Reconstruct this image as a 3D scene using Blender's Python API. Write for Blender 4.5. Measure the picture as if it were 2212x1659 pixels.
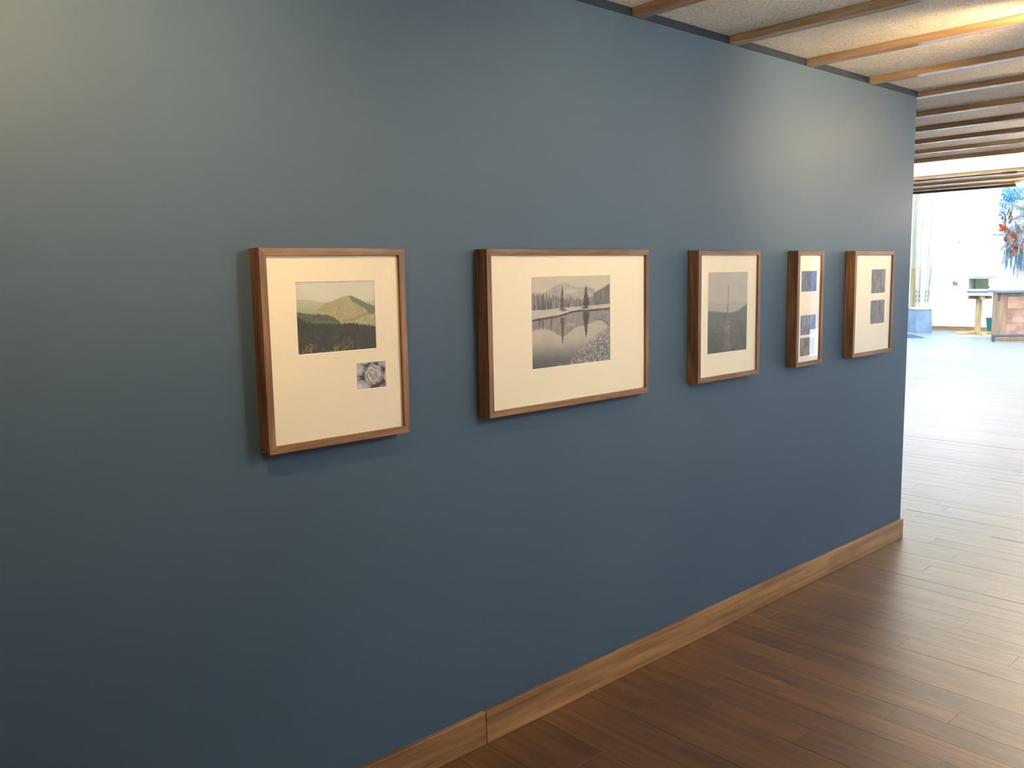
import bpy, bmesh, math, random
import numpy as np
from mathutils import Vector, Matrix

random.seed(7)
rng = np.random.default_rng(11)
for o in list(bpy.data.objects):
    bpy.data.objects.remove(o)
scene = bpy.context.scene
C = scene.collection

# ------------------------------------------------------------------ camera
cam = bpy.data.cameras.new('camera')
cam.sensor_fit = 'HORIZONTAL'
cam.sensor_width = 36.0
cam.lens = 1870.72 / 2212 * 36.0
cam.clip_start = 0.05
cam.clip_end = 200
camo = bpy.data.objects.new('camera', cam)
C.objects.link(camo)
FW = Vector((.6662413, .73471529, -.12773396))
RT = Vector((.7390351, -.67340764, -.0186887))
UP = Vector((.0997479, .0819487, .99163237))
m = Matrix((RT, UP, -FW)).transposed().to_4x4()
m.translation = Vector((0, -2.08732316, 1.55))
camo.matrix_world = m
scene.camera = camo

# ------------------------------------------------------------------ sky and exposure
SKY = 12.0
world = bpy.data.worlds.new('sky')
scene.world = world
world.use_nodes = True
bg = world.node_tree.nodes['Background']
bg.inputs['Color'].default_value = (.72, .87, 1.0, 1)
bg.inputs['Strength'].default_value = SKY
scene.view_settings.view_transform = 'Standard'
scene.view_settings.look = 'None'
scene.view_settings.gamma = 1.0
scene.view_settings.exposure = -0.2
scene.view_settings.use_curve_mapping = False
scene.cycles.max_bounces = 6
scene.cycles.diffuse_bounces = 3
scene.cycles.glossy_bounces = 3
scene.cycles.use_adaptive_sampling = True
scene.cycles.adaptive_threshold = .02
scene.cycles.use_light_tree = False
scene.cycles.transparent_max_bounces = 8

WARM = (1.0, .62, .27)


# ------------------------------------------------------------------ node helpers
class NT:
    def __init__(self, name, rough=.5, spec=.5):
        self.m = bpy.data.materials.new(name)
        self.m.use_nodes = True
        self.t = self.m.node_tree
        self.p = self.t.nodes['Principled BSDF']
        self.p.inputs['Roughness'].default_value = rough
        self.p.inputs['Specular IOR Level'].default_value = spec

    def n(self, kind, **kw):
        nd = self.t.nodes.new(kind)
        for k, v in kw.items():
            if k in nd.inputs:
                nd.inputs[k].default_value = v
            else:
                setattr(nd, k, v)
        return nd

    def l(self, a, b):
        self.t.links.new(a, b)

    def coords(self, scale=(1, 1, 1), rand=True):
        tc = self.n('ShaderNodeTexCoord')
        mp = self.n('ShaderNodeMapping')
        mp.inputs['Scale'].default_value = scale
        if rand:
            oi = self.n('ShaderNodeObjectInfo')
            mu = self.n('ShaderNodeVectorMath', operation='SCALE')
            cb = self.n('ShaderNodeCombineXYZ')
            for k in range(3):
                self.l(oi.outputs['Random'], cb.inputs[k])
            self.l(cb.outputs[0], mu.inputs[0])
            mu.inputs['Scale'].default_value = 37.0
            ad = self.n('ShaderNodeVectorMath', operation='ADD')
            self.l(tc.outputs['Object'], ad.inputs[0])
            self.l(mu.outputs[0], ad.inputs[1])
            self.l(ad.outputs[0], mp.inputs['Vector'])
        else:
            self.l(tc.outputs['Object'], mp.inputs['Vector'])
        return mp.outputs[0]

    def ramp(self, fac, stops):
        r = self.n('ShaderNodeValToRGB')
        e = r.color_ramp.elements
        while len(e) < len(stops):
            e.new(.5)
        for el, (p, c) in zip(e, stops):
            el.position = p
            el.color = (*c, 1)
        self.l(fac, r.inputs['Fac'])
        return r.outputs['Color']

    def noise(self, vec, scale, detail=4, rough=.55, dist=0):
        nz = self.n('ShaderNodeTexNoise')
        nz.inputs['Scale'].default_value = scale
        nz.inputs['Detail'].default_value = detail
        nz.inputs['Roughness'].default_value = rough
        nz.inputs['Distortion'].default_value = dist
        self.l(vec, nz.inputs['Vector'])
        return nz.outputs['Fac']

    def bump(self, fac, strength, dist):
        b = self.n('ShaderNodeBump')
        b.inputs['Strength'].default_value = strength
        b.inputs['Distance'].default_value = dist
        self.l(fac, b.inputs['Height'])
        self.l(b.outputs[0], self.p.inputs['Normal'])

    def mix(self, fac, a, b, mode='MIX'):
        mx = self.n('ShaderNodeMix', data_type='RGBA', blend_type=mode)
        for sock, v in ((mx.inputs[0], fac), (mx.inputs[6], a), (mx.inputs[7], b)):
            if isinstance(v, (int, float)):
                sock.default_value = v
            elif isinstance(v, tuple):
                sock.default_value = (*v, 1)
            else:
                self.l(v, sock)
        return mx.outputs[2]

    def base(self, c):
        if isinstance(c, tuple):
            self.p.inputs['Base Color'].default_value = (*c, 1)
        else:
            self.l(c, self.p.inputs['Base Color'])


def plain(name, col, rough=.5, spec=.5, metal=0, var=.12, scale=8):
    t = NT(name, rough, spec)
    t.p.inputs['Metallic'].default_value = metal
    v = t.coords()
    f = t.noise(v, scale, 2)
    a = tuple(c * (1 - var) for c in col)
    b = tuple(min(1, c * (1 + var)) for c in col)
    t.base(t.ramp(f, [(.3, a), (.7, b)]))
    return t.m


def wood(name, dark, mid, light, axis, rough=.4, spec=.5, fine=60, bump=.0006, objvar=.35, coat=0):
    """grain runs along axis"""
    t = NT(name, rough, spec)
    s = [1, 1, 1]
    s[axis] = .06
    v = t.coords(tuple(s))
    f1 = t.noise(v, fine, 3, .6, .3)
    s2 = [1, 1, 1]
    s2[axis] = .14
    v2 = t.coords(tuple(s2))
    f2 = t.noise(v2, fine * .22, 2, .5, 1.2)
    c1 = t.ramp(f1, [(.30, dark), (.52, mid), (.75, light)])
    c2 = t.ramp(f2, [(.30, (.55, .5, .46)), (.60, (1, 1, 1))])
    c = t.mix(.85, c1, c2, 'MULTIPLY')
    oi = t.n('ShaderNodeObjectInfo')
    c3 = t.ramp(oi.outputs['Random'], [(0, (1 - objvar,) * 3), (1, (1 + objvar * .6,) * 3)])
    c = t.mix(1.0, c, c3, 'MULTIPLY')
    t.base(c)
    t.bump(f1, .25, bump)
    return t.m


def emit(name, col, strength):
    mt = bpy.data.materials.new(name)
    mt.use_nodes = True
    p = mt.node_tree.nodes['Principled BSDF']
    p.inputs['Base Color'].default_value = (.8, .8, .8, 1)
    p.inputs['Emission Color'].default_value = (*col, 1)
    p.inputs['Emission Strength'].default_value = strength
    return mt


# ------------------------------------------------------------------ materials
def mat_bluewall():
    t = NT('slate_blue_paint', .50, .20)
    v = t.coords(rand=False)
    big = t.noise(v, 1.3, 1)
    t.base(t.ramp(big, [(.3, (.0605, .108, .186)), (.7, (.067, .119, .200))]))
    f = t.noise(v, 330, 2, .5)
    t.bump(f, .22, .0015)
    return t.m


def mat_panel():
    t = NT('wood_wool_panel', .9, .15)
    v = t.coords()
    f = t.noise(v, 46, 4, .8, 3.0)
    g = t.noise(v, 3.0, 3)
    c = t.ramp(f, [(.32, (.37, .385, .395)), (.5, (.77, .79, .81)), (.66, (.93, .95, .97))])
    c = t.mix(.35, c, t.ramp(g, [(.3, (.75, .73, .7)), (.7, (1, 1, 1))]), 'MULTIPLY')
    t.base(c)
    t.bump(f, .9, .006)
    return t.m


def mat_floor_far(name='floor_boards_far', c1=(.11, .054, .021, 1), c2=(.18, .094, .040, 1)):
    """boards beyond the ones laid singly"""
    t = NT(name, .40, .5)
    tc = t.n('ShaderNodeTexCoord')
    rot = t.n('ShaderNodeMapping')
    rot.inputs['Rotation'].default_value = (0, 0, math.pi / 2)
    t.l(tc.outputs['Object'], rot.inputs['Vector'])
    b = t.n('ShaderNodeTexBrick')
    b.offset = .37
    b.inputs['Scale'].default_value = 1.0
    b.inputs['Brick Width'].default_value = 1.3
    b.inputs['Row Height'].default_value = .121
    b.inputs['Mortar Size'].default_value = .0012
    b.inputs['Color1'].default_value = c1
    b.inputs['Color2'].default_value = c2
    b.inputs['Mortar'].default_value = (.05, .03, .018, 1)
    t.l(rot.outputs[0], b.inputs['Vector'])
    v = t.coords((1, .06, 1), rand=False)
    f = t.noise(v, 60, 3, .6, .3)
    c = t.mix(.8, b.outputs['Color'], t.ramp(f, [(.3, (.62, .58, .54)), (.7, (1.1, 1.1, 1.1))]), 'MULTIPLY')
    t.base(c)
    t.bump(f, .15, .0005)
    return t.m


M = {}
M['blue'] = mat_bluewall()
M['panel'] = mat_panel()
M['batten'] = wood('batten_wood', (.25, .172, .102), (.355, .248, .150), (.45, .328, .208), 1, .12, .5, 45, .0004, .2)
M['plank'] = wood('floor_plank_wood', (.088, .038, .0105), (.15, .068, .020), (.208, .102, .035), 1, .40, .5, 42, .0003, .20)
M['floor_far'] = mat_floor_far()
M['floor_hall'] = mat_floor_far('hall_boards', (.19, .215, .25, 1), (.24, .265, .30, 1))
for k_ in ('plank', 'floor_far'):
    p_ = M[k_].node_tree.nodes['Principled BSDF']
    p_.inputs['Coat Weight'].default_value = .6
    p_.inputs['Coat Roughness'].default_value = .36
M['base_x'] = wood('baseboard_wood', (.22, .115, .052), (.38, .215, .10), (.50, .30, .15), 0, .42, .5, 38, .0005, .15)
M['base_y'] = wood('baseboard_wood_far', (.22, .115, .052), (.38, .215, .10), (.50, .30, .15), 1, .42, .5, 38, .0005, .15)
M['walnut_x'] = wood('walnut_grain_across', (.12, .060, .028), (.225, .122, .060), (.32, .185, .098), 0, .45, .45, 70, .0004, .18)
M['walnut_z'] = wood('walnut_grain_upright', (.12, .060, .028), (.225, .122, .060), (.32, .185, .098), 2, .45, .45, 70, .0004, .18)
M['mat'] = plain('cream_mat_board', (.82, .80, .715), .85, .2, var=.015, scale=300)
M['matcore'] = plain('white_mat_core', (.93, .92, .88), .8, .2, var=.01)
M['backing'] = plain('grey_backing', (.25, .23, .2), .8)
M['white'] = plain('white_wall_paint', (.86, .86, .85), .7, .3, var=.02, scale=2)
M['warmwall'] = plain('warm_white_wall', (.62, .57, .50), .6, .3, var=.12, scale=3)
M['dark_edge'] = plain('dark_fascia', (.05, .045, .05), .5, .4)
M['white_paint'] = plain('white_cabinet_paint', (.58, .62, .60), .45, .4, var=.03)
M['cream_in'] = plain('cream_cabinet_inside', (.82, .79, .60), .6, .3, var=.05)
M['pine'] = wood('pine_wood', (.42, .26, .11), (.58, .39, .19), (.70, .50, .28), 2, .5, .4, 30, .0004, .12)
M['pine_x'] = wood('pine_wood_across', (.42, .26, .11), (.58, .39, .19), (.70, .50, .28), 0, .5, .4, 30, .0004, .12)
M['ski'] = wood('pale_ski_wood', (.37, .35, .26), (.44, .42, .32), (.51, .49, .39), 2, .4, .4, 25, .0003, .06)
M['board'] = wood('tan_board_wood', (.38, .28, .14), (.46, .35, .18), (.53, .42, .24), 2, .5, .4, 25, .0003, .06)
M['ink'] = plain('dark_ink', (.06, .06, .07), .5)
M['stone'] = plain('blue_grey_stand', (.20, .27, .36), .7, .3, var=.14, scale=5)
M['copper'] = plain('patinated_copper', (.43, .225, .155), .42, .5, metal=.25, var=.34, scale=5)
M['counter_wood'] = wood('counter_wood', (.30, .17, .095), (.39, .225, .13), (.46, .28, .17), 2, .45, .4, 30, .0004, .12)
M['slate'] = plain('blue_grey_counter_top', (.13, .19, .25), .35, .5, var=.1)
M['steel'] = plain('dark_blue_steel', (.06, .085, .13), .35, .6, metal=.4, var=.1)
M['teal'] = plain('teal_plastic', (.012, .20, .19), .4, .5, var=.06)
M['matting'] = plain('dark_blue_matting', (.05, .085, .15), .9, .1, var=.2, scale=60)
M['black'] = plain('black_metal', (.02, .02, .022), .4, .5)
M['grey_plastic'] = plain('grey_plastic', (.25, .29, .29), .5)
M['lamp_white'] = plain('lamp_white_enamel', (.8, .8, .78), .35, .5, var=.02)
M['lens'] = emit('warm_lens', (1.0, .78, .48), 12)
M['tray'] = emit('light_trough_diffuser', (1.0, .86, .58), 7.6)
M['disc'] = emit('disc_lamp_diffuser', (1.0, .84, .58), 6)
M['outside'] = plain('outside_screen_blue', (.16, .26, .42), .8, .2, var=.3, scale=.8)
M['painted_shade'] = plain('navy_painted_shade', (.020, .034, .062), .7, .2)
M['win_frame'] = plain('window_frame_white', (.75, .76, .76), .5, var=.03)


def glass_mat(name, tint=(1, 1, 1)):
    mt = bpy.data.materials.new(name)
    mt.use_nodes = True
    t = mt.node_tree
    for nd in list(t.nodes):
        if nd.type != 'OUTPUT_MATERIAL':
            t.nodes.remove(nd)
    out = [nd for nd in t.nodes if nd.type == 'OUTPUT_MATERIAL'][0]
    tr = t.nodes.new('ShaderNodeBsdfTransparent')
    tr.inputs['Color'].default_value = (*tint, 1)
    gl = t.nodes.new('ShaderNodeBsdfGlossy')
    gl.inputs['Roughness'].default_value = 0.0
    gl.inputs['Color'].default_value = (1, 1, 1, 1)
    fr = t.nodes.new('ShaderNodeFresnel')
    ge = t.nodes.new('ShaderNodeNewGeometry')
    mr = t.nodes.new('ShaderNodeMapRange')      # the same reflectance from either side of the sheet
    mr.inputs['To Min'].default_value = 1.45
    mr.inputs['To Max'].default_value = 1 / 1.45
    t.links.new(ge.outputs['Backfacing'], mr.inputs['Value'])
    t.links.new(mr.outputs[0], fr.inputs['IOR'])
    mx = t.nodes.new('ShaderNodeMixShader')
    t.links.new(fr.outputs[0], mx.inputs[0])
    t.links.new(tr.outputs[0], mx.inputs[1])
    t.links.new(gl.outputs[0], mx.inputs[2])
    t.links.new(mx.outputs[0], out.inputs['Surface'])
    return mt


M['glass'] = glass_mat('picture_glass')
M['pane'] = glass_mat('window_glass', (.96, .98, .98))


# ------------------------------------------------------------------ mesh helpers
def link(name, bm, mat, parent=None, loc=None, smooth=False, rz=0):
    me = bpy.data.meshes.new(name)
    bmesh.ops.recalc_face_normals(bm, faces=bm.faces)
    bm.to_mesh(me)
    bm.free()
    me.materials.append(M[mat] if isinstance(mat, str) else mat)
    if smooth:
        for p in me.polygons:
            p.use_smooth = True
    o = bpy.data.objects.new(name, me)
    C.objects.link(o)
    if parent:
        o.parent = parent
    if loc:
        o.location = loc
    if rz:
        o.rotation_euler = (0, 0, rz)
    return o


def box(bm, x0, x1, y0, y1, z0, z1, bevel=0):
    vs = [bm.verts.new((x, y, z)) for x in (x0, x1) for y in (y0, y1) for z in (z0, z1)]
    q = [(0, 1, 3, 2), (4, 6, 7, 5), (0, 4, 5, 1), (2, 3, 7, 6), (0, 2, 6, 4), (1, 5, 7, 3)]
    fs = [bm.faces.new([vs[i] for i in f]) for f in q]
    if bevel:
        es = list({e for f in fs for e in f.edges})
        bmesh.ops.bevel(bm, geom=es, offset=bevel, segments=1, affect='EDGES')
    return vs


def hexa(bm, bottom, top):
    """solid between two 4-gons"""
    b = [bm.verts.new(p) for p in bottom]
    t = [bm.verts.new(p) for p in top]
    bm.faces.new(b[::-1])
    bm.faces.new(t)
    for i in range(4):
        j = (i + 1) % 4
        bm.faces.new((b[i], b[j], t[j], t[i]))


def tube(bm, pts, rad, seg=8, cap=True):
    pts = [Vector(p) for p in pts]
    rads = rad if isinstance(rad, (list, tuple)) else [rad] * len(pts)
    rings = []
    for i, p in enumerate(pts):
        a = pts[max(0, i - 1)]
        b = pts[min(len(pts) - 1, i + 1)]
        d = (b - a).normalized()
        ref = Vector((0, 0, 1)) if abs(d.z) < .9 else Vector((1, 0, 0))
        x = d.cross(ref).normalized()
        y = d.cross(x)
        rings.append([bm.verts.new(p + (x * math.cos(k * 2 * math.pi / seg) + y * math.sin(k * 2 * math.pi / seg)) * rads[i]) for k in range(seg)])
    for r0, r1 in zip(rings, rings[1:]):
        for k in range(seg):
            bm.faces.new((r0[k], r0[(k + 1) % seg], r1[(k + 1) % seg], r1[k]))
    if cap:
        bm.faces.new(rings[0][::-1])
        bm.faces.new(rings[-1])


def lathe(bm, prof, seg=24, axis_pt=(0, 0, 0)):
    ax = Vector(axis_pt)
    rings = []
    for r, z in prof:
        rings.append([bm.verts.new(ax + Vector((r * math.cos(k * 2 * math.pi / seg), r * math.sin(k * 2 * math.pi / seg), z))) for k in range(seg)])
    for r0, r1 in zip(rings, rings[1:]):
        for k in range(seg):
            bm.faces.new((r0[k], r0[(k + 1) % seg], r1[(k + 1) % seg], r1[k]))
    bm.faces.new(rings[0][::-1])
    bm.faces.new(rings[-1])


def thing(name, label, cat, loc, rz=0, group=None):
    o = bpy.data.objects.new(name, None)
    o.empty_display_size = .1
    C.objects.link(o)
    o.location = loc
    o.rotation_euler = (0, 0, rz)
    o['label'] = label
    o['category'] = cat
    if group:
        o['group'] = group
    return o


def tag(o, label, cat, group=None):
    o['label'] = label
    o['category'] = cat
    if group:
        o['group'] = group
    return o


def struct(o, label, cat):
    o['kind'] = 'structure'
    o['label'] = label
    o['category'] = cat
    return o


def B(name, mat, parent, *dims, bevel=0, **kw):
    bm = bmesh.new()
    box(bm, *dims, bevel=bevel)
    return link(name, bm, mat, parent, **kw)


# ------------------------------------------------------------------ setting dimensions
XE = 4.878            # end of the blue wall
ZB = 2.446            # underside of battens
ZP = 2.476            # underside of ceiling panels
XL = 11.30            # edge of the low ceiling
XF = 21.40            # far wall
YR, YL = -5.0, 10.0   # side walls
XB = -3.0             # wall behind the camera
ZT = 6.0              # roof of the tall hall
BAT0, BATS = 2.497, .6046
T0, T1 = 7.98, 9.52   # light trough in the ceiling


def wall_with_holes(bm, axis, p0, p1, a0, a1, z0, z1, holes):
    """slab normal to axis ('x','y','z') between p0 and p1, spanning a0..a1 by z0..z1, with rectangular holes"""
    xs = sorted({a0, a1, *[h[0] for h in holes], *[h[1] for h in holes]})
    zs = sorted({z0, z1, *[h[2] for h in holes], *[h[3] for h in holes]})
    for i in range(len(xs) - 1):
        for j in range(len(zs) - 1):
            cx, cz = (xs[i] + xs[i + 1]) / 2, (zs[j] + zs[j + 1]) / 2
            if any(h[0] < cx < h[1] and h[2] < cz < h[3] for h in holes):
                continue
            if axis == 'y':
                box(bm, xs[i], xs[i + 1], p0, p1, zs[j], zs[j + 1])
            elif axis == 'x':
                box(bm, p0, p1, xs[i], xs[i + 1], zs[j], zs[j + 1])
            else:
                box(bm, xs[i], xs[i + 1], zs[j], zs[j + 1], p0, p1)


# --- walls
struct(B('wall_left', 'blue', None, XB, XE, 0, .15, 0, 2.60), 'slate blue painted gallery wall behind the framed pictures', 'wall')
struct(B('wall_far', 'white', None, XF, XF + .2, YR, YL, 0, ZT), 'bright white wall at the far end of the hall', 'wall')
struct(B('wall_back', 'warmwall', None, XB - .2, XB, YR, YL, 0, 2.60), 'plain wall at the near end of the gallery', 'wall')
struct(B('wall_outer', 'white', None, XB - .2, XF + .2, YL, YL + .2, 0, ZT), 'white wall along the far side of the hall', 'wall')
RW = [(9.05, 10.0, .05, 2.1), (12.75, 14.0, .05, 2.1), (16.2, 18.2, .6, 2.1), (18.8, 20.8, .6, 2.1),
      (6.9, 8.9, 1.78, 2.36), (4.95, 5.8, .05, 2.1), (12.0, 15.0, 2.7, 5.5), (15.4, 18.0, 2.7, 5.5), (18.4, 21.0, 2.7, 5.5)]  # high strip and narrow door-height window added for daylight on wall and ceiling
bm = bmesh.new()
wall_with_holes(bm, 'y', YR - .2, YR, XB - .2, XF + .2, 0, ZT, RW)
struct(link('wall_right', bm, 'warmwall'), 'warm white wall with windows opposite the blue wall', 'wall')

NWIN = [0]


def window(x0, x1, a0, a1, axis, p, label):
    """framed glazing; axis 'y' = in the right wall, 'z' = in the roof"""
    NWIN[0] += 1
    r = thing('window_%d' % NWIN[0], label, 'window', (x0, p, a0) if axis == 'y' else (x0, a0, p))
    r['kind'] = 'structure'
    w, h, t = x1 - x0, a1 - a0, .06

    def part(nm, mat, u0, u1, v0, v1, d0, d1):
        if axis == 'y':
            B(nm, mat, r, u0, u1, d0, d1, v0, v1)
        else:
            B(nm, mat, r, u0, u1, v0, v1, d0, d1)
    part('window_frame', 'win_frame', 0, t, 0, h, 0, .08)
    part('window_frame', 'win_frame', w - t, w, 0, h, 0, .08)
    part('window_frame', 'win_frame', t, w - t, 0, t, 0, .08)
    part('window_frame', 'win_frame', t, w - t, h - t, h, 0, .08)
    mid = w / 2 if axis == 'y' else None
    if axis == 'y':
        part('mullion', 'win_frame', mid - .025, mid + .025, t, h - t, 0, .08)
    # single sheet of glass
    bmg = bmesh.new()
    if axis == 'y':
        vs = [bmg.verts.new(c) for c in ((t, .04, t), (w - t, .04, t), (w - t, .04, h - t), (t, .04, h - t))]
    else:
        vs = [bmg.verts.new(c) for c in ((t, t, .04), (w - t, t, .04), (w - t, h - t, .04), (t, h - t, .04))]
    bmg.faces.new(vs)
    link('pane', bmg, 'pane', r)


for i, h in enumerate(RW):
    window(h[0], h[1], h[2], h[3], 'y', YR - .14, ['glazed door-height window in the right wall near the trough light',
           'glazed door-height window in the right wall of the tall hall', 'low window in the right wall', 'low window in the right wall beside the far wall',
           'unseen strip window added high in the right wall for cool side light', 'unseen narrow door-height window added in the right wall to light the blue wall', 'high window in the right wall nearest the low ceiling', 'middle high window in the right wall', 'high window in the right wall beside the far wall'][i])

SKYL = [(12.2, 14.8, -4.4, 9.4), (15.3, 17.9, -4.4, 9.4), (18.4, 21.0, -4.4, 9.4)]
bm = bmesh.new()
wall_with_holes(bm, 'z', ZT, ZT + .2, XL - .1, XF + .2, YR - .2, YL + .2, SKYL)
struct(link('ceiling_upper', bm, 'white'), 'white roof of the tall hall with skylight openings', 'ceiling')
for i, s in enumerate(SKYL):
    window(*s, 'z', ZT + .06, ['skylight nearest the low ceiling', 'middle skylight of the tall hall', 'skylight beside the far wall'][i])
struct(B('wall_upper', 'white', None, XL - .1, XL + .02, YR, YL, 2.62, ZT), 'white wall above the edge of the low ceiling', 'wall')

o = struct(B('outside_screen', 'outside', None, 12.0, 30.0, -9.2, -9.0, 0, 4.2), 'added unseen blue screen outside the right windows, dimming their reflection', 'wall')  # added screen, tones down the sky reflected in the picture glass
# --- floor: planks laid one by one near the camera, boards as material beyond
PX0, PX1, PY0, PY1 = 1.25, 7.9, -1.95, 1.35
bm = bmesh.new()
box(bm, XB - .2, XF + .2, YR - .2, YL + .2, -.20, -.012)
for (a, b, c, d) in ((XB - .2, PX0, YR - .2, YL + .2), (PX1, XF + .2, YR - .2, YL + .2), (PX0, PX1, YR - .2, PY0), (PX0, PX1, PY1, YL + .2)):
    box(bm, a, b, c, d, -.012, 0)
floor = struct(link('floor', bm, 'floor_far'), 'glossy brown wooden plank floor', 'floor')
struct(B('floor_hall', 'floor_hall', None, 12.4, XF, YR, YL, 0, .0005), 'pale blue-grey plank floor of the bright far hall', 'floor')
PW = .1208
plank_mesh = {}
npl = 0
x = PX0
row = 0
while x < PX1 - .02:
    w = min(PW, PX1 - x)
    ymin = max(PY0, -1.75 + .0 * row)
    y = PY0
    first = True
    while y < PY1 - .01:
        L = random.choice([.55, .8, .95, 1.15, 1.35, 1.6])
        if first:
            L *= random.uniform(.3, 1)
            first = False
        if PY1 - (y + L) < .25:
            L = PY1 - y
        L = min(L, PY1 - y)
        hid = (x + w < XE and y > .02)
        if not hid:
            L2 = L
            if x + w < XE and y + L > .05:
                L2 = .05 - y
            key = (round(w, 3), round(L2, 3))
            if key not in plank_mesh:
                bm = bmesh.new()
                g = .0004
                box(bm, g, key[0] - g, g, key[1] - g, -.012, 0, bevel=.0005)
                me = bpy.data.meshes.new('floor_plank')
                bmesh.ops.recalc_face_normals(bm, faces=bm.faces)
                bm.to_mesh(me)
                bm.free()
                me.materials.append(M['plank'])
                plank_mesh[key] = me
            o = bpy.data.objects.new('floor_plank', plank_mesh[key])
            C.objects.link(o)
            o.parent = floor
            o.location = (x, y, random.uniform(-.0004, .0002))
            o.rotation_euler = (random.gauss(0, .0004), random.gauss(0, .0008), 0)
            npl += 1
        y += L
    x += w
    row += 1
print('planks', npl)

# --- baseboards
r = thing('baseboard_left', 'brown wooden baseboard along the foot of the blue wall', 'baseboard', (0, 0, 0))
r['kind'] = 'structure'
for (a, b, dy) in ((XB, 1.733, 0), (1.7345, XE, -.0012)):
    B('baseboard_board', 'base_x', r, 0, b - a, -.018, 0, 0, .1115, bevel=.0015, loc=(a, dy, 0))
struct(B('baseboard_far', 'base_y', None, XF - .018, XF, YR, YL, 0, .10, bevel=.002), 'brown wooden baseboard along the far white wall', 'baseboard')

# --- low ceiling: deck, panels, battens
bm = bmesh.new()
box(bm, XB - .2, T0, YR - .2, YL + .2, ZP + .026, 2.62)
box(bm, T1, XL - .03, YR - .2, YL + .2, ZP + .026, 2.62)
box(bm, T0, T1, YR - .2, -4.6, ZP + .026, 2.62)
box(bm, T0, T1, 5.6, YL + .2, ZP + .026, 2.62)
box(bm, T0, T1, YR - .2, YL + .2, 2.62, 2.66)
ceil = struct(link('ceiling', bm, 'panel'), 'low ceiling of grey wood-wool panels between wooden battens', 'ceiling')
edges = [BAT0 + BATS * k for k in range(-9, 16)]
JY = [-4.9, -2.925, -1.705, -.485, .735, 1.955, 3.175, 4.395, 9.9]
pm = {}
for i, e in enumerate(edges[:-1]):
    a, b = e, e + BATS
    if a > XL - .1:
        continue
    b = min(b, XL - .03)
    if a < T0 < b:
        b = T0
    elif a < T1 < b:
        a = T1
    elif T0 <= a and b <= T1:
        continue
    for j in range(len(JY) - 1):
        if b < 2.4 and not (JY[j] < 0 and a > 1.2):
            yy = None
        y0, y1 = JY[j], JY[j + 1]
        if b <= XE + .1 and y0 >= -.01 and y0 > .5:
            if y0 > .8:
                continue
        if b <= XE + .3 and y1 > 0 and y0 < 0:
            y1 = -.0005
        elif b <= XE + .3 and y0 > 0:
            continue
        key = (round(b - a, 3), round(y1 - y0, 3))
        if key not in pm:
            bm = bmesh.new()
            box(bm, .0004, key[0] - .0004, .0004, key[1] - .0004, 0, .025, bevel=.0008)
            me = bpy.data.meshes.new('ceiling_panel')
            bmesh.ops.recalc_face_normals(bm, faces=bm.faces)
            bm.to_mesh(me)
            bm.free()
            me.materials.append(M['panel'])
            pm[key] = me
        o = bpy.data.objects.new('ceiling_panel', pm[key])
        C.objects.link(o)
        o.parent = ceil
        o.location = (a, y0, ZP)
for e in edges:
    if e > XL - .1 or T0 + .05 < e < T1 - .05:
        continue
    y1 = -.0045 if e < XE - .1 else YL
    bx = e
    if abs(e - XE) < .2:
        bx = XE + .004
    B('ceiling_batten', 'batten', ceil, 0, .058, YR, y1, ZB, ZP, bevel=.002, loc=(bx, 0, 0))
for bx in (T0 - .046, T1):
    B('ceiling_batten', 'batten', ceil, 0, .046, YR, YL, ZB, ZP, bevel=.002, loc=(bx, 0, 0))
struct(B('shade_strip', 'painted_shade', None, XB, XE, -.004, -.0003, ZB + .001, ZP - .001), 'dark strip painted as the shade between the batten ends at the top of the blue wall', 'trim')  # thin navy strip painted in for the shade under the ceiling panels
struct(B('trim_1', 'dark_edge', None, XL - .03, XL, YR, YL, ZB - .012, 2.62), 'dark strip along the edge of the low ceiling', 'trim')

# --- light trough
tr = thing('trough_light', 'long glowing warm light trough recessed across the ceiling', 'ceiling light', (T0, 0, ZP))
B('diffuser', 'tray', tr, .02, T1 - T0 - .02, -4.55, 5.55, .06, .075)
B('trough_side', 'lamp_white', tr, 0, .02, -4.6, 5.6, 0, .14)
B('trough_side', 'lamp_white', tr, T1 - T0 - .02, T1 - T0, -4.6, 5.6, 0, .14)
for yy in (-4.58, 5.58):
    B('trough_end', 'lamp_white', tr, .02, T1 - T0 - .02, yy - .02, yy + .02, 0, .14)
B('spacer_bar', 'lamp_white', tr, .55, .58, -4.55, 5.55, .03, .06)


# ------------------------------------------------------------------ pictures
def vnoise(h, w, fy, fx, seed, oct=3):
    r = np.random.default_rng(seed)
    out = np.zeros((h, w))
    amp, tot = 1.0, 0
    for k in range(oct):
        ny, nx = int(fy * 2 ** k) + 2, int(fx * 2 ** k) + 2
        g = r.random((ny, nx))
        yy = np.linspace(0, ny - 1.001, h)
        xx = np.linspace(0, nx - 1.001, w)
        y0 = yy.astype(int)
        x0 = xx.astype(int)
        ty = (yy - y0)[:, None]
        tx = (xx - x0)[None, :]
        ty = ty * ty * (3 - 2 * ty)
        tx = tx * tx * (3 - 2 * tx)
        a = g[y0][:, x0] * (1 - tx) + g[y0][:, x0 + 1] * tx
        b = g[y0 + 1][:, x0] * (1 - tx) + g[y0 + 1][:, x0 + 1] * tx
        out += amp * (a * (1 - ty) + b * ty)
        tot += amp
        amp *= .5
    return out / tot


def lin(c):
    c = np.asarray(c, float) / 255
    return np.where(c < .04045, c / 12.92, ((c + .055) / 1.055) ** 2.4)


def sm(a, b, x):
    t = np.clip((x - a) / (b - a), 0, 1)
    return t * t * (3 - 2 * t)


def over(img, mask, col):
    col = np.asarray(col, float)
    if col.ndim == 1:
        col = col[None, None, :]
    return img * (1 - mask[..., None]) + col * mask[..., None]


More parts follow.
